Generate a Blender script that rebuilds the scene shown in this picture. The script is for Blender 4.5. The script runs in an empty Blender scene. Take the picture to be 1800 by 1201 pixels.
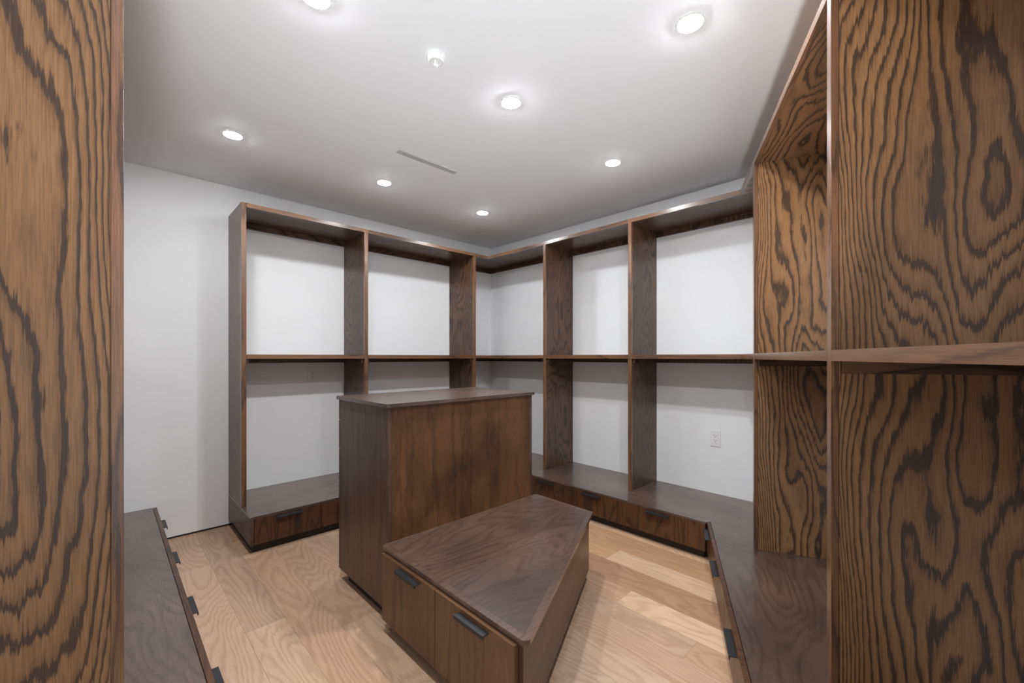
import bpy, bmesh, math, random
from mathutils import Vector, Matrix

# ------------------------------------------------------------ camera, world, exposure
scene = bpy.context.scene
COL = scene.collection
CAM_Z = 1.196
YAW = math.radians(45.869)          # heading of the view in the plan, from +X
F_PX = 735.56
cam_d = bpy.data.cameras.new('camera')
cam_d.sensor_fit = 'HORIZONTAL'
cam_d.sensor_width = 36.0
cam_d.lens = F_PX / 1800 * 36
cam_d.shift_x = 0.0
cam_d.shift_y = (628.49 - 600.5) / 1800
cam_d.clip_start = 0.02
cam = bpy.data.objects.new('camera', cam_d)
cam.location = (0, 0, CAM_Z)
cam.rotation_euler = (math.pi / 2, 0, YAW - math.pi / 2)
COL.objects.link(cam)
scene.camera = cam

world = bpy.data.worlds.new('world')
scene.world = world
world.use_nodes = True
world.node_tree.nodes['Background'].inputs[0].default_value = (0.88, 0.94, 1.0, 1)
world.node_tree.nodes['Background'].inputs[1].default_value = 0.75

vs = scene.view_settings
vs.view_transform = 'Standard'
vs.look = 'None'
vs.gamma = 1.0
vs.use_curve_mapping = False
vs.exposure = 0.15

LAMP = 530.0                          # radiance of each downlight lens

# added fill spot, low behind the camera, aimed up to brighten the ceiling
fl = bpy.data.lights.new('ceiling_fill', 'SPOT')
fl.energy = 190.0; fl.color = (0.93, 0.965, 1.0)
fl.spot_size = math.radians(80); fl.spot_blend = 1.0; fl.shadow_soft_size = 0.12
flo = bpy.data.objects.new('ceiling_fill', fl); COL.objects.link(flo)
flo.location = (-0.10, -0.20, 0.30)
flo.rotation_euler = (Vector((0.85, 0.85, 2.416)) - flo.location).to_track_quat('-Z', 'Y').to_euler()

# ------------------------------------------------------------ measured layout (metres)
CEIL = 2.416
YA, XB, XD, NC = 3.541, 3.106, -0.366, 0.80      # wall planes
PHI = math.radians(25.377)                       # heading of the angled wall
CU = Vector((math.cos(PHI), math.sin(PHI)))
CN = Vector((math.sin(PHI), -math.cos(PHI)))
def uc(u, n): return (u * CU.x + n * CN.x, u * CU.y + n * CN.y)
ZB, ZBB = 0.229, 0.056                           # base top, base underside
ZT, ZTU, ZR = 2.199, 2.172, 2.132                # upper top, its underside, rail
ZS1, ZS2, ZSR = 1.2154, 1.1863, 1.154            # middle shelf
BAND = 0.0174

# ------------------------------------------------------------ materials
def nt(name):
    m = bpy.data.materials.new(name); m.use_nodes = True
    n = m.node_tree.nodes; l = m.node_tree.links
    b = n['Principled BSDF']
    return m, n, l, b

def wood(name, light, dark, mid, rings=11, a=3.6, b=0.85, rough=0.34, line=0.16, jitter=0.5,
         pore=0.35, blotch=0.3, coat=0.0, objcol=False, warp=0.03, wob_amt=0.3, edge_rings=0.0, tilt=0.0, spec=0.5, bump=0.15, bscale=(2.2, 0.9)):
    m, n, l, bs = nt(name)
    uv = n.new('ShaderNodeUVMap')
    sep = n.new('ShaderNodeSeparateXYZ'); l.new(uv.outputs[0], sep.inputs[0])
    oi = n.new('ShaderNodeObjectInfo')
    def math_(op, x, y=None, c=None):
        q = n.new('ShaderNodeMath'); q.operation = op
        for i, v in enumerate((x, y, c)):
            if v is None: continue
            if isinstance(v, (int, float)): q.inputs[i].default_value = v
            else: l.new(v, q.inputs[i])
        return q.outputs[0]
    rnd = math_('MULTIPLY', oi.outputs['Random'], 37.0)
    def vec(su, sv, off=0.0):
        c = n.new('ShaderNodeCombineXYZ')
        l.new(math_('MULTIPLY', sep.outputs[0], su), c.inputs[0])
        l.new(math_('MULTIPLY', sep.outputs[1], sv), c.inputs[1])
        l.new(math_('ADD', rnd, off), c.inputs[2])
        return c.outputs[0]
    def noise(v, detail, rgh=0.5):
        q = n.new('ShaderNodeTexNoise'); q.inputs['Scale'].default_value = 1.0
        q.inputs['Detail'].default_value = detail; q.inputs['Roughness'].default_value = rgh
        l.new(v, q.inputs['Vector']); return q.outputs['Fac']
    # growth rings: contour lines of a smooth field, feathered along the grain
    jit = noise(vec(150, 5, 7.7), 3, 0.65)
    vw = math_('MULTIPLY_ADD', jit, warp, sep.outputs[1])
    cw = n.new('ShaderNodeCombineXYZ')
    l.new(math_('MULTIPLY', sep.outputs[0], a), cw.inputs[0]); l.new(math_('MULTIPLY', vw, b), cw.inputs[1]); l.new(rnd, cw.inputs[2])
    low = noise(cw.outputs[0], 1.6, 0.45)
    wob = noise(vec(24, 6, 3.1), 2, 0.6)
    t = math_('MULTIPLY', low, rings)
    t = math_('MULTIPLY_ADD', wob, wob_amt, t)
    if edge_rings:      # rings crowd together towards the front edge of the board
        ex = math_('EXPONENT', math_('MULTIPLY', sep.outputs[0], -1 / 0.085))
        t = math_('MULTIPLY_ADD', ex, -edge_rings, t)
        t = math_('MULTIPLY_ADD', vw, tilt, t)
    t = math_('MULTIPLY_ADD', noise(vec(420, 30, 2.2), 1, 0.5), jitter * 0.35, t)
    fr = math_('FRACT', t)
    cr = n.new('ShaderNodeValToRGB'); l.new(fr, cr.inputs[0])
    e = cr.color_ramp.elements
    e[0].position = 0.0; e[0].color = (*mid, 1)
    e[1].position = 1.0; e[1].color = (*mid, 1)
    for p, c in ((0.05, dark), (line, dark), (line + 0.07, mid), (0.60, light), (0.93, light)):
        x = cr.color_ramp.elements.new(p); x.color = (*c, 1)
    # pores: short dark streaks along the grain
    por = noise(vec(520, 14, 1.3), 2, 0.6)
    pr = n.new('ShaderNodeMapRange'); pr.inputs[1].default_value = 0.36; pr.inputs[2].default_value = 0.60
    pr.inputs[3].default_value = 1 - pore; pr.inputs[4].default_value = 1.0
    l.new(por, pr.inputs[0])
    bl = noise(vec(bscale[0], bscale[1], 5.0), 3, 0.55)
    br = n.new('ShaderNodeMapRange'); br.inputs[1].default_value = 0.3; br.inputs[2].default_value = 0.7
    br.inputs[3].default_value = 1 - blotch; br.inputs[4].default_value = 1 + blotch
    l.new(bl, br.inputs[0])
    f = math_('MULTIPLY', pr.outputs[0], br.outputs[0])
    mx = n.new('ShaderNodeVectorMath'); mx.operation = 'SCALE'
    l.new(cr.outputs[0], mx.inputs[0]); l.new(f, mx.inputs['Scale'])
    out = mx.outputs[0]
    if objcol:
        mm = n.new('ShaderNodeVectorMath'); mm.operation = 'MULTIPLY'
        l.new(out, mm.inputs[0]); l.new(oi.outputs['Color'], mm.inputs[1]); out = mm.outputs[0]
    l.new(out, bs.inputs['Base Color'])
    rr = n.new('ShaderNodeMapRange'); rr.inputs[1].default_value = 0.3; rr.inputs[2].default_value = 0.7
    rr.inputs[3].default_value = rough + 0.05; rr.inputs[4].default_value = rough - 0.03
    l.new(bl, rr.inputs[0]); l.new(rr.outputs[0], bs.inputs['Roughness'])
    bs.inputs['Specular IOR Level'].default_value = spec
    if coat:
        bs.inputs['Coat Weight'].default_value = coat; bs.inputs['Coat Roughness'].default_value = 0.22
    if bump:
        bp = n.new('ShaderNodeBump'); bp.inputs['Strength'].default_value = bump; bp.inputs['Distance'].default_value = 0.0004
        l.new(por, bp.inputs['Height']); l.new(bp.outputs[0], bs.inputs['Normal'])
    return m

def plain(name, col, rough=0.5, spec=0.5, metal=0.0, var=0.02, scale=3.0, bump=0.0):
    m, n, l, bs = nt(name)
    tc = n.new('ShaderNodeTexCoord')
    nz = n.new('ShaderNodeTexNoise'); nz.inputs['Scale'].default_value = scale; nz.inputs['Detail'].default_value = 3
    l.new(tc.outputs['Object'], nz.inputs['Vector'])
    mr = n.new('ShaderNodeMapRange'); mr.inputs[1].default_value = 0.3; mr.inputs[2].default_value = 0.7
    mr.inputs[3].default_value = 1 - var; mr.inputs[4].default_value = 1 + var
    l.new(nz.outputs['Fac'], mr.inputs[0])
    v = n.new('ShaderNodeVectorMath'); v.operation = 'SCALE'; v.inputs[0].default_value = col
    l.new(mr.outputs[0], v.inputs['Scale']); l.new(v.outputs[0], bs.inputs['Base Color'])
    bs.inputs['Roughness'].default_value = rough
    bs.inputs['Specular IOR Level'].default_value = spec
    bs.inputs['Metallic'].default_value = metal
    if bump:
        n2 = n.new('ShaderNodeTexNoise'); n2.inputs['Scale'].default_value = 350
        l.new(tc.outputs['Object'], n2.inputs['Vector'])
        b = n.new('ShaderNodeBump'); b.inputs['Strength'].default_value = bump; b.inputs['Distance'].default_value = 0.0005
        l.new(n2.outputs['Fac'], b.inputs['Height']); l.new(b.outputs[0], bs.inputs['Normal'])
    return m

M_WALL = plain('wall_paint', (0.86, 0.865, 0.875), 0.6, 0.3, var=0.006, bump=0.05)
M_CEIL = plain('ceiling_paint', (0.875, 0.895, 0.91), 0.7, 0.2, var=0.004)
M_GAP = plain('shadow_gap', (0.02, 0.018, 0.016), 0.8)
M_BLACK = plain('black_metal', (0.014, 0.015, 0.018), 0.42, 0.5, var=0.2, scale=60)
M_PLASTIC = plain('white_plastic', (0.82, 0.82, 0.82), 0.35, 0.5)
M_SLOT = plain('socket_hole', (0.03, 0.03, 0.03), 0.6)
M_GRILLE = plain('vent_metal', (0.62, 0.62, 0.62), 0.45)
M_DUCT = plain('vent_shade', (0.04, 0.04, 0.04), 0.7)  # near-black sheet standing in for the shade inside the vent
M_TOE = plain('toe_kick_board', (0.035, 0.02, 0.013), 0.6, var=0.2, scale=20)  # plinth board, the shade under the bases put into its dark colour

M_OAK_LIT = wood('stained_oak_lit', (0.275, 0.140, 0.060), (0.066, 0.037, 0.022), (0.200, 0.100, 0.043),
             rings=22, a=4.0, b=1.0, line=0.25, jitter=0.9, pore=0.30, blotch=0.20, rough=0.36,
             warp=0.075, wob_amt=1.1, edge_rings=12, tilt=2.5)  # same oak as the far runs, stronger light painted into the tone
M_OAK_DIM = wood('stained_oak_dim', (0.135, 0.068, 0.034), (0.045, 0.022, 0.012), (0.10, 0.048, 0.024),
             rings=24, a=4.5, line=0.2, wob_amt=.8, jitter=0.4, pore=0.3, blotch=0.25, rough=0.28, warp=.06)  # the same oak, darkened in colour for the weaker light
M_EDGE = wood('oak_edge_band', (0.200, 0.092, 0.042), (0.080, 0.038, 0.020), (0.150, 0.070, 0.033),
              rings=5, a=14, b=1.2, line=0.12, jitter=0.6, pore=0.35, blotch=0.2, rough=0.30, coat=1.0)
M_TOP = wood('dark_oak_top', (0.108, 0.067, 0.049), (0.078, 0.048, 0.035), (0.095, 0.058, 0.042),
             rings=26, a=3.6, b=0.9, line=0.22, jitter=1.0, wob_amt=0.9, warp=.07, pore=0.3, blotch=0.38, rough=0.28,
             bump=0.1, coat=0.5, bscale=(3.2, 1.6))
M_FRONT = wood('drawer_front_oak', (0.100, 0.040, 0.016), (0.040, 0.017, 0.008), (0.074, 0.029, 0.012),
               rings=15, a=6.0, b=1.0, line=0.16, jitter=1.0, wob_amt=0.8, warp=.06, pore=0.4, blotch=0.35, rough=0.36)
M_BACK = wood('island_back_veneer', (0.135, 0.056, 0.020), (0.085, 0.034, 0.013), (0.112, 0.046, 0.017),
              rings=5, a=9.0, b=0.25, line=0.15, jitter=1.6, wob_amt=1.0, pore=0.25, blotch=0.55, rough=0.38, bscale=(2.8, 2.2))
M_SIDE = wood('island_side_veneer', (0.110, 0.060, 0.036), (0.060, 0.032, 0.020), (0.090, 0.048, 0.029),
              rings=6, a=10.0, b=0.6, line=0.12, jitter=0.6, pore=0.35, blotch=0.2, rough=0.34)
M_DOOR = wood('island_door_veneer', (0.150, 0.072, 0.034), (0.085, 0.040, 0.020), (0.125, 0.060, 0.029),
              rings=5, a=9.0, b=0.5, line=0.1, jitter=0.6, pore=0.35, blotch=0.25, rough=0.36)
M_FLOOR = wood('pale_oak_plank', (0.62, 0.425, 0.30), (0.535, 0.355, 0.24), (0.585, 0.395, 0.275),
               rings=30, a=3.6, b=0.7, line=0.3, jitter=0.9, wob_amt=1.0, warp=.08, pore=0.14, blotch=0.08, rough=0.42, objcol=True, spec=0.35, bump=0.06)

def emit(name, strength):
    m, n, l, bs = nt(name)
    bs.inputs['Base Color'].default_value = (0.9, 0.9, 0.9, 1)
    bs.inputs['Emission Color'].default_value = (0.955, 0.98, 1.0, 1)
    oi = n.new('ShaderNodeObjectInfo'); mu = n.new('ShaderNodeMath'); mu.operation = 'MULTIPLY'
    mu.inputs[1].default_value = strength           # each lamp is dimmed by its object colour
    sp = n.new('ShaderNodeSeparateColor'); l.new(oi.outputs['Color'], sp.inputs[0]); l.new(sp.outputs[0], mu.inputs[0])
    l.new(mu.outputs[0], bs.inputs['Emission Strength'])
    return m
M_LAMP = emit('lamp_lens', LAMP)

# ------------------------------------------------------------ mesh helpers
_seed = [0]
def hsh():
    _seed[0] += 1
    r = random.Random(_seed[0] * 7919)
    return r.uniform(0, 40), r.uniform(0, 40)

def finish(name, bm, mat, parent=None, grain='z', bevel=0.0, loc=None, uvoff=None, edge=None):
    if bevel:
        bmesh.ops.bevel(bm, geom=list(bm.edges), offset=bevel, segments=1, affect='EDGES', profile=0.5)
    bmesh.ops.recalc_face_normals(bm, faces=bm.faces)
    uvl = bm.loops.layers.uv.new('UVMap')
    ou, ov = uvoff if uvoff else hsh()
    g = 'xyz'.index(grain) if isinstance(grain, str) else 0
    for f in bm.faces:
        nn = f.normal
        ax = max(range(3), key=lambda i: abs(nn[i]))
        if ax == g:
            o = [i for i in range(3) if i != g]
            iu, iv = o
        else:
            iv = g; iu = [i for i in range(3) if i not in (g, ax)][0]
        for lp in f.loops:
            c = lp.vert.co
            lp[uvl].uv = (c[iu] + ou, c[iv] + ov)
            if edge and iu == edge[0]: lp[uvl].uv = (abs(c[iu] - edge[1]), c[iv] + ov)   # u = distance from the front edge
    me = bpy.data.meshes.new(name)
    bm.to_mesh(me); bm.free()
    me.materials.append(mat)
    o = bpy.data.objects.new(name, me)
    COL.objects.link(o)
    if parent: o.parent = parent
    if loc is not None: o.location = loc
    return o

def add_box(bm, x0, x1, y0, y1, z0, z1):
    vs_ = [bm.verts.new(p) for p in ((x0,y0,z0),(x1,y0,z0),(x1,y1,z0),(x0,y1,z0),(x0,y0,z1),(x1,y0,z1),(x1,y1,z1),(x0,y1,z1))]
    for f in ((0,3,2,1),(4,5,6,7),(0,1,5,4),(1,2,6,5),(2,3,7,6),(3,0,4,7)):
        bm.faces.new([vs_[i] for i in f])

def add_prism(bm, pts, z0, z1):
    a = [bm.verts.new((x, y, z0)) for x, y in pts]
    b = [bm.verts.new((x, y, z1)) for x, y in pts]
    n = len(pts)
    bm.faces.new(a[::-1]); bm.faces.new(b)
    for i in range(n):
        bm.faces.new((a[i], a[(i+1) % n], b[(i+1) % n], b[i]))

def empty(name, loc, rz=0.0, label=None, cat=None, group=None):
    o = bpy.data.objects.new(name, None); COL.objects.link(o)
    o.location = loc; o.rotation_euler = (0, 0, rz)
    o.empty_display_size = 0.1
    if label: o['label'] = label
    if cat: o['category'] = cat
    if group: o['group'] = group
    return o

class Frame:
    """A thing whose parts are given in plan coordinates of its own frame (rotated by rz about the world origin)."""
    def __init__(s, name, org, rz, label, cat, group=None):
        s.org = Vector(org); s.rz = rz
        w = Matrix.Rotation(rz, 3, 'Z') @ Vector(org)
        s.root = empty(name, w, rz, label, cat, group)
    def box(s, name, x0, x1, y0, y1, z0, z1, mat, grain='z', bevel=0.0012, parent=None, label=None, edge=None):
        bm = bmesh.new()
        o = s.org
        add_box(bm, min(x0,x1)-o.x, max(x0,x1)-o.x, min(y0,y1)-o.y, max(y0,y1)-o.y, z0-o.z, z1-o.z)
        ob = finish(name, bm, mat, parent or s.root, grain, bevel, edge=edge)
        if label: ob['label'] = label
        return ob
    def prism(s, name, pts, z0, z1, mat, grain='x', bevel=0.0, parent=None, label=None):
        bm = bmesh.new(); o = s.org
        add_prism(bm, [(x-o.x, y-o.y) for x, y in pts], z0-o.z, z1-o.z)
        ob = finish(name, bm, mat, parent or s.root, grain, bevel)
        if label: ob['label'] = label
        return ob

def struct(name, pts_or_bm, mat, parent=None):
    o = finish(name, pts_or_bm, mat, parent, 'z')
    if parent is None: o['kind'] = 'structure'
    return o

# ------------------------------------------------------------ the room shell
corners = [(XD, -1.02), (XD, YA), (XB, YA)]
u_b = (XB - NC * CN.x) / CU.x
pBC = uc(u_b, NC)
u_e = (XD - NC * CN.x) / CU.x
pCE = uc(u_e, NC)
corners = [(XD, pCE[1]), (XD, YA), (XB, YA), pBC]      # a four-sided room
T = 0.12
def wall(name, a, b, z0, z1, t=T):
    a = Vector(a); b = Vector(b); d = (b - a).normalized()
    nrm = Vector((-d.y, d.x))
    cen = Vector((1.4, 1.6))
    if (cen - a).dot(nrm) > 0: nrm = -nrm
    bm = bmesh.new()
    e = d * t
    add_prism(bm, [tuple(a - e), tuple(b + e), tuple(b + e + nrm * t), tuple(a - e + nrm * t)], z0, z1)
    return struct(name, bm, M_WALL)
wall('wall_back', corners[1], corners[2], 0.013, CEIL)
wall('wall_right', corners[2], corners[3], 0.013, CEIL)
wall('wall_angled', corners[3], uc(0.12, NC), 0.013, CEIL)      # the room is open behind the camera
wall('wall_left', (XD, 0.90), corners[1], 0.013, CEIL)
# dark strip standing in for the shade in the reveal under the drywall
bm = bmesh.new()
add_box(bm, XD - 0.1, XB + 0.1, YA + 0.006, YA + 0.03, 0.0, 0.013)
g = struct('reveal_shade', bm, M_GAP)

bm = bmesh.new()
add_prism(bm, [(XD - .15, -1.5), (XD - .15, YA + .15), (XB + .15, YA + .15), (XB + .15, -1.5)][::-1], CEIL, CEIL + 0.1)
ceiling = struct('ceiling', bm, M_CEIL)
bm = bmesh.new()
add_prism(bm, [(XD - .15, -1.5), (XD - .15, YA + .15), (XB + .15, YA + .15), (XB + .15, -1.5)][::-1], -0.08, -0.014)
floor = struct('floor', bm, M_GAP)

# floor boards, one object each, running along Y
seams = [-0.366, -0.205, -0.045, 0.115, 0.274, 0.433, 0.590, 0.755, 0.915, 1.060, 1.205, 1.350, 1.495, 1.640, 1.786,
         1.933, 2.132, 2.287, 2.495, 2.650, 2.805, 2.960, 3.106]
joints = {  # column -> (Y of end joints)
    3: [0.9, 2.35], 4: [1.2, 2.94], 5: [0.4, 2.105], 6: [0.8, 3.2], 7: [0.2, 1.857], 8: [0.9, 2.62], 9: [2.3], 10: [1.5], 11: [2.6], 12: [1.2],
    13: [0.72, 2.4], 14: [1.112], 15: [0.1, 2.1], 16: [1.396], 17: [0.2, 2.2], 18: [1.6], 19: [2.5], 20: [1.3], 21: [2.2]}
tints = {(4, 1): (.97, .94, .93), (4, 2): (.90, .86, .84), (5, 1): (1.0, .98, .95), (5, 2): (.86, .84, .82), (6, 1): (.93, .87, .83), (6, 2): (.84, .77, .73),
         (7, 1): (1.0, .97, .93), (7, 2): (.90, .86, .82), (8, 1): (.95, .90, .86), (14, 0): (1.06, 1.05, 1.0), (14, 1): (.95, .89, .83), (13, 0): (.93, .87, .80),
         (15, 1): (.80, .70, .64), (16, 0): (1.04, 1.02, .98), (16, 1): (.95, .85, .72), (17, 1): (.88, .78, .67), (18, 0): (1.05, 1.0, .92), (3, 1): (.98, .95, .92)}
rr = random.Random(4)
YF0 = pCE[1] - 0.1
for i in range(len(seams) - 1):
    ys = [YF0] + joints.get(i, [rr.uniform(0, 3)]) + [YA + 0.02]
    for j in range(len(ys) - 1):
        bm = bmesh.new()
        add_box(bm, seams[i] + .0002, seams[i+1] - .0002, ys[j] + .0002, ys[j+1] - .0002, -0.014, 0.0)
        o = finish('floor_board', bm, M_FLOOR, floor, 'y', 0.0003)
        k = rr.uniform(.90, 1.02); h = rr.uniform(-.04, .02)
        o.color = (*[1 - (1 - q) * 1.3 for q in tints.get((i, j), (k, k + h, k + 1.6 * h))], 1)

# ------------------------------------------------------------ handles and drawers
def handle(fr, ax, c, face, out, ztop, parent, L=0.155):
    """angle-profile pull: plate + lip. ax: axis it runs along ('x'/'y'); out: +1/-1 direction it sticks out on the other axis."""
    bm = bmesh.new(); o = fr.org
    P = 0.024; t = 0.0035; H = 0.013
    def bb(a0, a1, f0, f1, z0, z1):
        f0, f1 = sorted((face + out * f0, face + out * f1))
        if ax == 'x': add_box(bm, c + a0 - o.x, c + a1 - o.x, f0 - o.y, f1 - o.y, z0 - o.z, z1 - o.z)
        else: add_box(bm, f0 - o.x, f1 - o.x, c + a0 - o.y, c + a1 - o.y, z0 - o.z, z1 - o.z)
    bb(-L/2, L/2, 0.0, P, ztop - t, ztop)
    bb(-L/2, L/2, P - t, P, ztop - H, ztop - t)
    h = finish('handle', bm, M_BLACK, parent, ax, 0.0005)
    return h

def front(fr, name, ax, a0, a1, face, out, z0, z1, mat, th=0.019, grain='z', hz=None, hc=None):
    """drawer or door front whose outer face lies at 'face'"""
    f = sorted((face, face - out * th))
    g = 0.0015
    if ax == 'x': d = fr.box(name, a0 + g, a1 - g, f[0], f[1], z0, z1, mat, grain)
    else: d = fr.box(name, f[0], f[1], a0 + g, a1 - g, z0, z1, mat, grain)
    if hz is not None:
        handle(fr, ax, (a0 + a1) / 2 if hc is None else hc, face, out, hz, d)
    return d

HZ = 0.205
TOEW = 0.045
# ---- base along the back wall
A0, YBA, XBB = 0.6242, 2.905, 2.521
A = Frame('base_cabinet', (A0, YA, 0), 0, 'low stained oak drawer base along the back wall, left end standing free on the floor', 'drawer unit', 'low drawer bases around the room')
A.box('side_panel', A0, A0 + .019, YBA, YA - .001, ZBB, ZB - .0125, M_SIDE, 'y')
A.prism('top', [(A0, YBA), (XBB, YBA), (XB - .001, YA - .001), (A0, YA - .001)], ZB - .012, ZB, M_TOP, 'x')
A.prism('carcass', [(A0 + .02, YBA + .021), (XBB - .03 + .05, YBA + .021), (XB - .04, YA - .02), (A0 + .02, YA - .02)], ZBB + .002, ZB - .0125, M_SIDE, 'x')
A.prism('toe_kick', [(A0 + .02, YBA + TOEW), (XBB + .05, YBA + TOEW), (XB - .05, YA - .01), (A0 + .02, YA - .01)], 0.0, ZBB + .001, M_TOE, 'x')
for a, b in ((A0 + .020, 1.035), (1.035, 1.432), (1.432, 1.829), (1.829, 2.226), (2.226, 2.520)):
    front(A, 'drawer', 'x', a, b, YBA + .001, -1, ZBB, ZB - .014, M_FRONT, hz=HZ)
# ---- base along the right wall
B0 = 0.967
B = Frame('base_cabinet', (XB, 1.9, 0), 0, 'low stained oak drawer base along the right wall under the two open bays', 'drawer unit', 'low drawer bases around the room')
B.prism('top', [(XBB, YBA - .0005), (XBB, B0 + .003), (XB - .001, pBC[1] + .002), (XB - .001, YA - .002)], ZB - .012, ZB, M_TOP, 'y')
B.prism('carcass', [(XBB + .021, YBA - .02), (XBB + .021, B0 + .03), (XB - .02, pBC[1] + .05), (XB - .02, YA - .06)], ZBB + .002, ZB - .0125, M_SIDE, 'y')
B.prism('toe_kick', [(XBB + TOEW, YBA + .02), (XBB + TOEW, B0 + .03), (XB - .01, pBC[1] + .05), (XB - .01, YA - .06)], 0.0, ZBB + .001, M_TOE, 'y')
for a, b in ((B0 + .004, 1.561), (1.561, 1.981), (1.981, 2.42), (2.42, YBA - .002)):
    front(B, 'drawer', 'y', a, b, XBB + .001, -1, ZBB, ZB - .014, M_FRONT, hz=HZ)
# ---- base along the angled wall (frame: x = u, y = -n)
C_END = 0.27
NF = 0.212
Cc = Frame('base_cabinet', (1.5, -NC, 0), PHI, 'dark oak drawer base along the angled wall, drawers reaching the near right foreground', 'drawer unit', 'low drawer bases around the room')
def inv(p): return (p[0] * CU.x + p[1] * CU.y, -(p[0] * CN.x + p[1] * CN.y))
pf = inv((XBB, B0 + .003)); pw = inv((XB - .001, pBC[1] + .002))       # the joint with the right-hand base
kk = (-NF - .0205 - pf[1]) / (pw[1] - pf[1]); pf = (pf[0] + (pw[0] - pf[0]) * kk, -NF - .0205)
kk = (-NC + .001 - pf[1]) / (pw[1] - pf[1]); pw = (pf[0] + (pw[0] - pf[0]) * kk, -NC + .001)
Cc.prism('top', [(C_END, -NC + .001), (pw[0] - .0003, pw[1]), (pf[0] - .0003, pf[1]), (C_END, -NF - .0205)], ZB - .012, ZB, M_TOP, 'x')
Cc.prism('carcass', [(C_END, -NC + .02), (pw[0] - .06, -NC + .02), (pf[0] - .05, -NF - .0215), (C_END, -NF - .0215)], ZBB + .002, ZB - .0125, M_SIDE, 'x')
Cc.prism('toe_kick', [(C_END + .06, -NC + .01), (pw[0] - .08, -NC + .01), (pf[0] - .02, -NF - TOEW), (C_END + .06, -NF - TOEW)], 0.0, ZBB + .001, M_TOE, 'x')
for a, b in ((2.455, 2.700), (1.903, 2.455), (1.360, 1.903), (0.815, 1.360), (C_END, 0.815)):
    front(Cc, 'drawer', 'x', a, b, -NF, 1, ZBB, ZB, M_FRONT, hz=HZ)
# ---- base along the left wall
XFD = 0.235
D0 = 1.05
D = Frame('base_cabinet', (XD, 2.3, 0), 0, 'dark oak drawer base in the left foreground, running back to the white wall', 'drawer unit', 'low drawer bases around the room')
D.box('top', XD + .001, XFD - .0205, D0, YA - .001, ZB - .012, ZB, M_TOP, 'y', 0.0008)
D.box('carcass', XD + .02, XFD - .0215, D0 + .002, YA - .02, ZBB + .002, ZB - .0125, M_SIDE, 'y')
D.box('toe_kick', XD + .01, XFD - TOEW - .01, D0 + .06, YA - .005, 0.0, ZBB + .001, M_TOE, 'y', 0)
for a, b in ((2.932, 3.535), (2.375, 2.932), (1.82, 2.375), (1.265, 1.82), (D0, 1.265)):
    front(D, 'drawer', 'y', a, b, XFD, 1, ZBB, ZB, M_FRONT, hz=HZ)

# ------------------------------------------------------------ open shelving
def lerp(a, b, t): return (a[0] + (b[0]-a[0]) * t, a[1] + (b[1]-a[1]) * t)
def dist(a, b): return math.hypot(a[0]-b[0], a[1]-b[1])
def slab(fr, name, fa, fb, bb, ba, z0, z1, mat, grain):
    """horizontal board of one bay: panel plus edge band along the front line fa-fb"""
    ta = BAND / dist(fa, ba); tb = BAND / dist(fb, bb)
    # band depth is measured square to the front
    dx, dy = fb[0]-fa[0], fb[1]-fa[1]; L = math.hypot(dx, dy); nx, ny = -dy / L, dx / L
    da = abs((ba[0]-fa[0]) * nx + (ba[1]-fa[1]) * ny); db = abs((bb[0]-fb[0]) * nx + (bb[1]-fb[1]) * ny)
    q = BAND; g = 0.0008
    p = fr.prism(name, [lerp(fa, ba, (q+g)/da), lerp(fb, bb, (q+g)/db), bb, ba], z0 + .0004, z1 - .0004, mat, grain)
    fr.prism('edge_band', [fa, fb, lerp(fb, bb, q/db), lerp(fa, ba, q/da)], z0, z1, M_EDGE, grain, parent=p)
    return p
def upright(fr, ax, a0, a1, front_, back, z0, z1, mat, out):
    """ax: axis of the thickness. front_/back on the other axis."""
    g = 0.0009
    s = 1 if back > front_ else -1
    if ax == 'x':
        p = fr.box('upright', a0 + .0004, a1 - .0004, front_ + s * (BAND + g), back, z0, z1, mat, 'z', 0.0006, edge=(1, front_ - fr.org.y))
        fr.box('edge_band', a0, a1, front_, front_ + s * BAND, z0, z1, M_EDGE, 'z', 0.0012, parent=p)
    else:
        p = fr.box('upright', front_ + s * (BAND + g), back, a0 + .0004, a1 - .0004, z0, z1, mat, 'z', 0.0006, edge=(0, front_ - fr.org.x))
        fr.box('edge_band', front_, front_ + s * BAND, a0, a1, z0, z1, M_EDGE, 'z', 0.0012, parent=p)
    return p
def poly_rail(fr, name, wa, wb, inward, z0, z1, t=0.019):
    (ax_, ay), (bx, by) = wa, wb
    fr.prism(name, [wa, wb, (bx + inward[0]*t, by + inward[1]*t), (ax_ + inward[0]*t, ay + inward[1]*t)], z0, z1, M_OAK_DIM, 'x')
def cleat(fr, ax, a, s, f, b, z0=ZSR, z1=ZS2):
    """shelf cleat fixed to an upright face at a, thickness towards s"""
    t = sorted((a + s * .0006, a + s * .016))
    f, b = sorted((f, b))
    if ax == 'x': fr.box('cleat', t[0], t[1], f, b, z0, z1 - .0005, M_OAK_DIM, 'y', .0006)
    else: fr.box('cleat', f, b, t[0], t[1], z0, z1 - .0005, M_OAK_DIM, 'x', .0006)

UW = 0.0295
YF = YA - 0.3966         # front line of the back run
XF = XB - 0.384          # front line of the right run
NFU = 0.404              # front line of the angled run
w = 0.001
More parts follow.
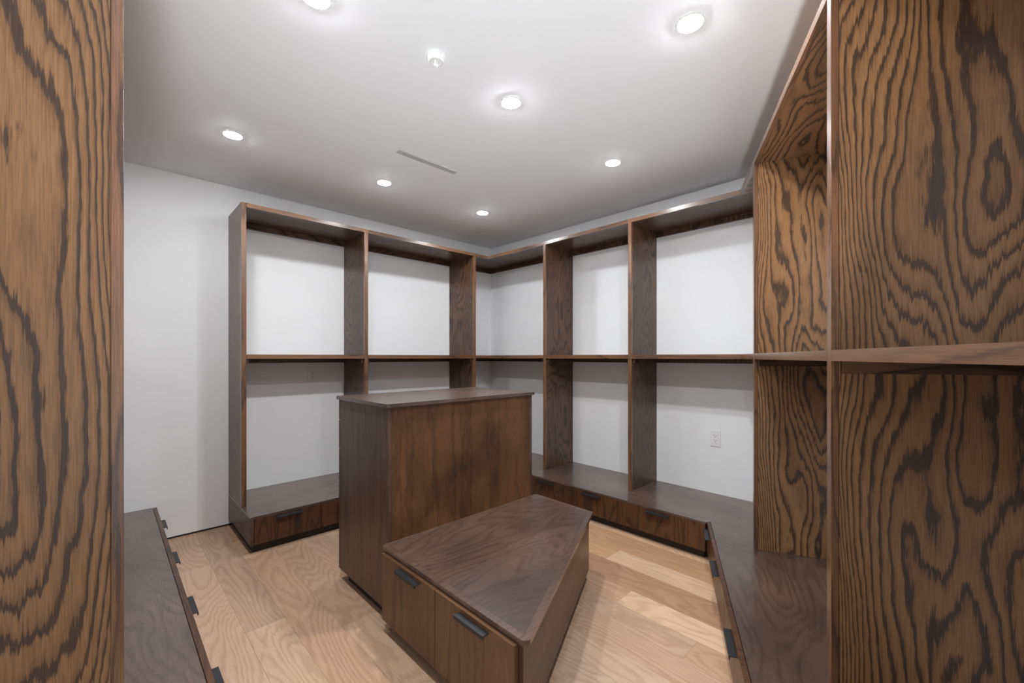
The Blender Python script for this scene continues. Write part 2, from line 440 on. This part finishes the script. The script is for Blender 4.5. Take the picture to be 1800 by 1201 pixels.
# --- back run
S = Frame('open_shelving', (A0, YA, ZB), 0, 'dark oak open shelving against the back wall, free left end beside the bare wall', 'shelving', 'open shelving runs around the room')
upA = [(A0, A0 + UW), (1.448, 1.448 + UW), (2.5353, 2.5353 + UW)]
for a, b in upA: upright(S, 'x', a, b, YF, YA - w, ZB + .0005, ZT, M_OAK_DIM, -1)
for (a, b) in ((upA[0][1], upA[1][0]), (upA[1][1], upA[2][0])):
    a += .0006; b -= .0006
    slab(S, 'top_panel', (a, YF), (b, YF), (b, YA - w), (a, YA - w), ZTU, ZT, M_OAK_DIM, 'x')
    slab(S, 'shelf', (a, YF), (b, YF), (b, YA - w), (a, YA - w), ZS2, ZS1, M_TOP, 'x')
    poly_rail(S, 'top_rail', (a, YA - w), (b, YA - w), (0, -1), ZR, ZTU - .001)
    poly_rail(S, 'shelf_rail', (a + .018, YA - w), (b - .018, YA - w), (0, -1), ZSR, ZS2 - .001)
    cleat(S, 'x', a, 1, YF + .02, YA - w - .0005); cleat(S, 'x', b, -1, YF + .02, YA - w - .0005)
# corner half
a = upA[2][1] + .0006
fc = (XF, YF); wc = (XB - w, YA - w)
slab(S, 'top_panel', (a, YF), fc, wc, (a, YA - w), ZTU, ZT, M_OAK_DIM, 'x')
slab(S, 'shelf', (a, YF), fc, wc, (a, YA - w), ZS2, ZS1, M_TOP, 'x')
poly_rail(S, 'top_rail', (a, YA - w), (XB - .021, YA - w), (0, -1), ZR, ZTU - .001)
poly_rail(S, 'shelf_rail', (a + .018, YA - w), (XB - .021, YA - w), (0, -1), ZSR, ZS2 - .001)
cleat(S, 'x', a, 1, YF + .02, YA - w - .0005)
# --- right run
R_ = Frame('open_shelving', (XB, 1.95, ZB), 0, 'dark oak open shelving on the right wall, wide bay above the white outlet', 'shelving', 'open shelving runs around the room')
upB = [(2.3900, 2.4182), (1.5680, 1.5962)]
for a, b in upB: upright(R_, 'y', a, b, XF, XB - w, ZB + .0005, ZT, M_OAK_DIM, -1)
yc = 0.8358
fbc = (XF, yc); wbc = (XB - w, pBC[1] + .001)
bays = [((XF, YF - .0005), (XF, upB[0][1] + .0006), (XB - w, upB[0][1] + .0006), (XB - w, YA - w - .0008)),
        ((XF, upB[0][0] - .0006), (XF, upB[1][1] + .0006), (XB - w, upB[1][1] + .0006), (XB - w, upB[0][0] - .0006)),
        ((XF, upB[1][0] - .0006), fbc, wbc, (XB - w, upB[1][0] - .0006))]
for k, (fa, fb, bb, ba) in enumerate(bays):
    slab(R_, 'top_panel', fa, fb, bb, ba, ZTU, ZT, M_OAK_DIM, 'y')
    slab(R_, 'shelf', fa, fb, bb, ba, ZS2, ZS1, M_TOP, 'y')
    poly_rail(R_, 'top_rail', (ba[0], ba[1]), (bb[0], bb[1]), (-1, 0), ZR, ZTU - .001)
    o1 = .018 if k else .0; o2 = .018 if k < 2 else .02
    poly_rail(R_, 'shelf_rail', (ba[0], ba[1] - o1), (bb[0], bb[1] + o2), (-1, 0), ZSR, ZS2 - .001)
cleat(R_, 'y', upB[0][1] + .0006, 1, XF + .02, XB - w - .0005)
for a, b in ((upB[0][0], upB[1][1]),):
    cleat(R_, 'y', a - .0006, -1, XF + .02, XB - w - .0005); cleat(R_, 'y', b + .0006, 1, XF + .02, XB - w - .0005)
cleat(R_, 'y', upB[1][0] - .0006, -1, XF + .02, XB - w - .0005)
# --- angled run (frame x=u, y=-n)
Q = Frame('open_shelving', (1.5, -NC, ZB), PHI, 'boldly grained oak open shelving on the angled wall in the near right foreground', 'shelving', 'open shelving runs around the room')
upC = [(2.400, 2.430), (1.337, 1.367), (C_END, C_END + .03)]
for a, b in upC: upright(Q, 'x', a, b, -NFU, -NC + w, ZB + .0005, ZT, M_OAK_LIT, -1)
fq = inv(fbc); wq = inv(wbc)
y0, y1 = -NFU, -NC + w
bC = [((upC[0][1] + .0006, y0), (fq[0] - .0008, y0), (wq[0] - .001, y1), (upC[0][1] + .0006, y1))]
for i in (0, 1):
    a = upC[i+1][1] + .0006; b = upC[i][0] - .0006
    bC.append(((a, y0), (b, y0), (b, y1), (a, y1)))
for k, (fa, fb, bb, ba) in enumerate(bC):
    slab(Q, 'top_panel', fa, fb, bb, ba, ZTU, ZT, M_OAK_LIT, 'x')
    slab(Q, 'shelf', fa, fb, bb, ba, ZS2, ZS1, M_TOP, 'x')
    poly_rail(Q, 'top_rail', (ba[0], y1), (bb[0] - (.05 if k == 0 else 0), y1), (0, 1), ZR, ZTU - .001)
    poly_rail(Q, 'shelf_rail', (ba[0] + .018, y1), (bb[0] - (.05 if k == 0 else .018), y1), (0, 1), ZSR, ZS2 - .001)
    cleat(Q, 'x', fa[0], 1, y0 - .02, y1 + .0005)
    if k: cleat(Q, 'x', fb[0], -1, y0 - .02, y1 + .0005)
# --- left run
L_ = Frame('open_shelving', (XD, 2.3, ZB), 0, 'open shelving in the left foreground seen from its broad oak end panel', 'shelving', 'open shelving runs around the room')
XFL = 0.0235
upD = [(D0, D0 + .03), (2.20, 2.23), (YA - .031, YA - .001)]
for i, (a, b) in enumerate(upD): upright(L_, 'y', a, b, XFL if i == 0 else XFL - .004, XD + w, ZB + .0005, ZT, M_OAK_LIT, 1)
for i in (0, 1):
    a = upD[i][1] + .0006; b = upD[i+1][0] - .0006; xf = XFL - .004
    slab(L_, 'top_panel', (xf, b), (xf, a), (XD + w, a), (XD + w, b), ZTU, ZT, M_OAK_DIM, 'y')
    slab(L_, 'shelf', (xf, b), (xf, a), (XD + w, a), (XD + w, b), ZS2, ZS1, M_TOP, 'y')
    poly_rail(L_, 'top_rail', (XD + w, a), (XD + w, b), (1, 0), ZR, ZTU - .001)
    poly_rail(L_, 'shelf_rail', (XD + w, a + .018), (XD + w, b - .018), (1, 0), ZSR, ZS2 - .001)

# ------------------------------------------------------------ island
def rounded(pts, radii, seg=6):
    out = []
    n = len(pts)
    for i in range(n):
        p = Vector(pts[i]); a = Vector(pts[i-1]) - p; b = Vector(pts[(i+1) % n]) - p
        r = radii[i]
        if r <= 0: out.append(tuple(p)); continue
        a.normalize(); b.normalize()
        ang = a.angle(b); d = r / math.tan(ang / 2)
        s = p + a * d; e = p + b * d
        c = p + (a + b).normalized() * (r / math.sin(ang / 2))
        v0 = s - c; v1 = e - c
        a0 = math.atan2(v0.y, v0.x); a1 = math.atan2(v1.y, v1.x)
        da = (a1 - a0 + math.pi) % (2 * math.pi) - math.pi
        for k in range(seg + 1):
            t = a0 + da * k / seg
            out.append((c.x + r * math.cos(t), c.y + r * math.sin(t)))
    return out
def inset(pts, d):
    n = len(pts); out = []
    area = sum(pts[i][0]*pts[(i+1)%n][1] - pts[(i+1)%n][0]*pts[i][1] for i in range(n))
    sg = 1 if area > 0 else -1
    for i in range(n):
        p = Vector(pts[i]); a = Vector(pts[i-1]); b = Vector(pts[(i+1) % n])
        d1 = (p - a).normalized(); d2 = (b - p).normalized()
        n1 = Vector((-d1.y, d1.x)) * sg; n2 = Vector((-d2.y, d2.x)) * sg
        k = (n1 + n2); k = k / (1 + n1.dot(n2))
        out.append(tuple(p + k * d))
    return out
def banded_top(fr, pts, radii, z0, z1, band=0.026, grain='x'):
    core = fr.prism('top', inset(pts, band + .0005), z0, z1, M_TOP, grain)
    outer = rounded(pts, radii); inner = inset(pts, band)
    # the ring, cut into mitred strips: one per side, joined as one band
    bm = bmesh.new(); o = fr.org
    n = len(pts); m = len(outer)
    bm2 = bmesh.new()
    ov = [(x-o.x, y-o.y) for x, y in outer]; iv = [(x-o.x, y-o.y) for x, y in inner]
    ot = [bm.verts.new((x, y, z1-o.z)) for x, y in ov]; ob_ = [bm.verts.new((x, y, z0-o.z)) for x, y in ov]
    it = [bm.verts.new((x, y, z1-o.z)) for x, y in iv]; ib = [bm.verts.new((x, y, z0-o.z)) for x, y in iv]
    # owner corner for each outer vertex
    own = []
    for i in range(n): own += [i] * (7 if radii[i] > 0 else 1)
    for k in range(m):
        k2 = (k + 1) % m
        a, b = own[k], own[k2]
        bm.faces.new((ob_[k], ob_[k2], ot[k2], ot[k]))
        if a == b:
            bm.faces.new((ot[k], ot[k2], it[a])); bm.faces.new((ob_[k2], ob_[k], ib[a]))
        else:
            bm.faces.new((ot[k], ot[k2], it[b], it[a])); bm.faces.new((ob_[k2], ob_[k], ib[a], ib[b]))
            bm.faces.new((it[a], it[b], ib[b], ib[a]))
    bm2.free()
    finish('edge_band', bm, M_TOP, core, grain)
    return core

I = Frame('island_drawer_chest', (1.375, 2.0, 0), 0, 'tall dark wooden island chest with plain brown back, behind the low angled bench', 'cabinet')
X0, X1, Y0, Y1 = 0.905, 1.846, 1.730, 2.282
I.box('side_panel', X0, X0 + .019, Y0, Y1 - .021, ZBB, 0.9705, M_SIDE, 'z', .0012)
I.box('side_panel', X1 - .019, X1, Y0, Y1 - .021, ZBB, 0.9705, M_SIDE, 'z', .0012)
I.box('back_panel', X0 + .0196, X1 - .0196, Y0 + .0005, Y0 + .016, ZBB, 0.9705, M_BACK, 'z', .0008)
I.box('carcass', X0 + .020, X1 - .020, Y0 + .017, Y1 - .022, ZBB + .002, 0.9695, M_SIDE, 'z', 0)
banded_top(I, [(0.891, 1.716), (1.861, 1.716), (1.861, 2.295), (0.891, 2.295)], [.022, .012, .022, .022], 0.971, 0.988)
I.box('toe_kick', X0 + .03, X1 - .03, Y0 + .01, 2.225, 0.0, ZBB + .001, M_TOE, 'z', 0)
zz = [ZBB, 0.316, 0.529, 0.702, 0.859, 0.969]
for k in range(5):
    d = front(I, 'drawer', 'x', X0 - .0005, X1 + .0005, Y1, 1, zz[k] + .0015, zz[k+1] - .0015, M_FRONT, grain='x', hz=zz[k+1] - .025)

J = Frame('island_bench', (1.3, 1.4, 0), 0, 'low dark wooden bench with a slanted side and two black-handled doors, before the tall chest', 'bench')
def yn(x, n): return (x * CN.x - n) / (-CN.y)
bx0, bx1, by1 = 0.881, 1.861, 1.7285
nb = -0.400
J.prism('carcass', [(bx0, by1), (bx0, yn(bx0, nb) + .019), (bx1, yn(bx1, nb) + .021), (bx1, by1)], ZBB, 0.3485, M_SIDE, 'x')
J.prism('side_panel', [(bx0, yn(bx0, nb)), (bx1, yn(bx1, nb)), (bx1, yn(bx1, nb) + .0205), (bx0, yn(bx0, nb) + .0205)], ZBB, 0.3485, M_SIDE, 'x', 0.001, label='slanted side panel')
sx0, sx1, sn = 0.874, 1.877, -0.380
banded_top(J, [(sx0, yn(sx0, sn)), (sx1, yn(sx1, sn)), (sx1, by1), (sx0, by1)], [.020, .006, .024, .020], 0.3495, 0.366)
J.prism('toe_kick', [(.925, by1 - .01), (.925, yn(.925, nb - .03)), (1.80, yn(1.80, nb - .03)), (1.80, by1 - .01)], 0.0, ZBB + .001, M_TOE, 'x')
front(J, 'door', 'y', 1.293, 1.702, 0.861, -1, ZBB + .002, 0.3455, M_DOOR, hz=0.332, hc=1.470)
front(J, 'door', 'y', 0.878, 1.293, 0.861, -1, ZBB + .002, 0.3455, M_DOOR, hz=0.330, hc=1.071)
front(J, 'door', 'y', 1.345, 1.722, 1.881, 1, ZBB + .002, 0.3455, M_DOOR, hz=0.332)

# ------------------------------------------------------------ wall outlets
def outlet(loc, rz, label):
    r = empty('power_outlet', loc, rz, label, 'outlet', 'wall power outlets')
    def bx(name, x0, x1, z0, z1, d0, d1, mat, parent, bev=0.0):
        bm = bmesh.new(); add_box(bm, x0, x1, -d1, -d0, z0, z1)
        return finish(name, bm, mat, parent, 'z', bev)
    bx('cover_plate', -.035, .035, -.0575, .0575, 0.0005, .0055, M_PLASTIC, r, .0015)
    s = bx('receptacle', -.0165, .0165, -.033, .033, .0058, .0078, M_PLASTIC, r, .0006)
    bm = bmesh.new()
    for zc in (.0165, -.0165):
        for xx in (-.0065, .0065): add_box(bm, xx - .0011, xx + .0011, -.0083, -.0079, zc + .000, zc + .0085)
        bmesh.ops.create_cone(bm, cap_ends=True, segments=10, radius1=.0026, radius2=.0026, depth=.0004,
                              matrix=Matrix.Translation((0, -.0081, zc - .0065)) @ Matrix.Rotation(math.pi/2, 4, 'X'))
    finish('socket_slots', bm, M_SLOT, s)
    return r
outlet((1.192, YA, 1.196 - 0.143), 0, 'white power outlet on the back wall, in the shade just under the middle shelf')
outlet((XB, 1.126, 1.196 - 0.575), -math.pi / 2, 'white power outlet low on the right wall, in the brightly lit bay')

# ------------------------------------------------------------ ceiling fixtures
def disc(bm, r, z0, z1, seg=40, cx=0, cy=0):
    bmesh.ops.create_cone(bm, cap_ends=True, segments=seg, radius1=r, radius2=r, depth=z1 - z0,
                          matrix=Matrix.Translation((cx, cy, (z0 + z1) / 2)))
def ring(bm, r0, r1, z0, z1, seg=40):
    a = []
    for r, z in ((r0, z0), (r1, z0 + .001), (r1, z1), (r0, z1)):
        a.append([bm.verts.new((r * math.cos(2*math.pi*k/seg), r * math.sin(2*math.pi*k/seg), z)) for k in range(seg)])
    for q in range(4):
        A_, B_ = a[q], a[(q+1) % 4]
        for k in range(seg):
            bm.faces.new((A_[k], A_[(k+1) % seg], B_[(k+1) % seg], B_[k]))
lamps = [((0.498, 2.710), 'round recessed ceiling downlight at the far left, above the bare back wall'),
         ((1.392, 2.716), 'round recessed ceiling downlight just beyond the slot vent'),
         ((2.277, 2.704), 'round recessed ceiling downlight farthest away, in front of the wall corner'),
         ((2.277, 1.441), 'round recessed ceiling downlight before the right wall shelving'),
         ((1.390, 1.440), 'round recessed ceiling downlight in the middle, above the island bench'),
         ((1.528, 0.642), 'largest round ceiling downlight at top right, beside the angled shelving'),
         ((0.510, 1.479), 'round ceiling downlight cut off by the top edge of the photo'),
         ((0.500, 0.170), 'round ceiling downlight above the camera, out of the frame')]
dim = [.8, .65, .75, .65, 1.6, 1.5, 1.5, .6]
for ((x, y), lab), dm in zip(lamps, dim):
    r = empty('downlight', (x, y, CEIL), 0, lab, 'ceiling light', 'recessed downlights in the ceiling')
    bm = bmesh.new()
    bmesh.ops.create_uvsphere(bm, u_segments=32, v_segments=12, radius=.043)     # dome added to the lens to spread a halo over the ceiling
    bmesh.ops.scale(bm, vec=(1, 1, .22), verts=bm.verts)
    bmesh.ops.bisect_plane(bm, geom=list(bm.verts)+list(bm.edges)+list(bm.faces), plane_co=(0, 0, -.0004), plane_no=(0, 0, 1), clear_outer=True)
    finish('lens', bm, M_LAMP, r).color = (dm, dm, dm, 1)
    bm = bmesh.new(); ring(bm, .0435, .053, -.0045, -.0003)
    finish('trim_ring', bm, M_PLASTIC, r)

r = empty('slot_vent', (1.447, 2.243, CEIL), 0, 'narrow white linear slot vent in the ceiling', 'vent')
bm = bmesh.new(); add_box(bm, -.205, .205, -.0205, .0205, -.0012, -.0004); finish('opening_shade', bm, M_DUCT, r)
bm = bmesh.new()
add_box(bm, -.213, .213, -.0235, -.019, -.003, -.0003); add_box(bm, -.213, .213, .019, .0235, -.003, -.0003)
add_box(bm, -.213, -.205, -.019, .019, -.003, -.0003); add_box(bm, .205, .213, -.019, .019, -.003, -.0003)
finish('frame', bm, M_GRILLE, r)
for k in range(2):
    bm = bmesh.new()
    add_box(bm, -.204, .204, -.0085, .0085, -.0008, .0008)
    bmesh.ops.rotate(bm, verts=bm.verts, cent=(0, 0, 0), matrix=Matrix.Rotation(math.radians(10), 3, 'X'))
    bmesh.ops.translate(bm, verts=bm.verts, vec=(0, -.009 + .0175 * k - .003, -.0036))
    finish('blade', bm, M_GRILLE, r)

r = empty('fire_sprinkler', (0.955, 1.425, CEIL), 0, 'small round white sprinkler head hanging under the ceiling near the top', 'sprinkler')
bm = bmesh.new()
prof = [(.0, -.0003), (.034, -.0003), (.034, -.004), (.031, -.006), (.031, -.026), (.028, -.030), (.021, -.030), (.019, -.026), (0.0, -.026)]
seg = 32
rows = [[bm.verts.new((rad * math.cos(2*math.pi*k/seg), rad * math.sin(2*math.pi*k/seg), z)) for k in range(seg)] if rad > 0 else None for rad, z in prof]
for a, b in zip(rows[1:-1], rows[2:-1]):
    for k in range(seg): bm.faces.new((a[k], a[(k+1) % seg], b[(k+1) % seg], b[k]))
bm.faces.new(rows[1]); bm.faces.new(rows[-2])
o = finish('escutcheon', bm, M_PLASTIC, r)
bm = bmesh.new(); disc(bm, .009, -.040, -.0262, 20); bmesh.ops.create_uvsphere(bm, u_segments=16, v_segments=8, radius=.0095, matrix=Matrix.Translation((0, 0, -.040)))
finish('nozzle', bm, M_PLASTIC, r)
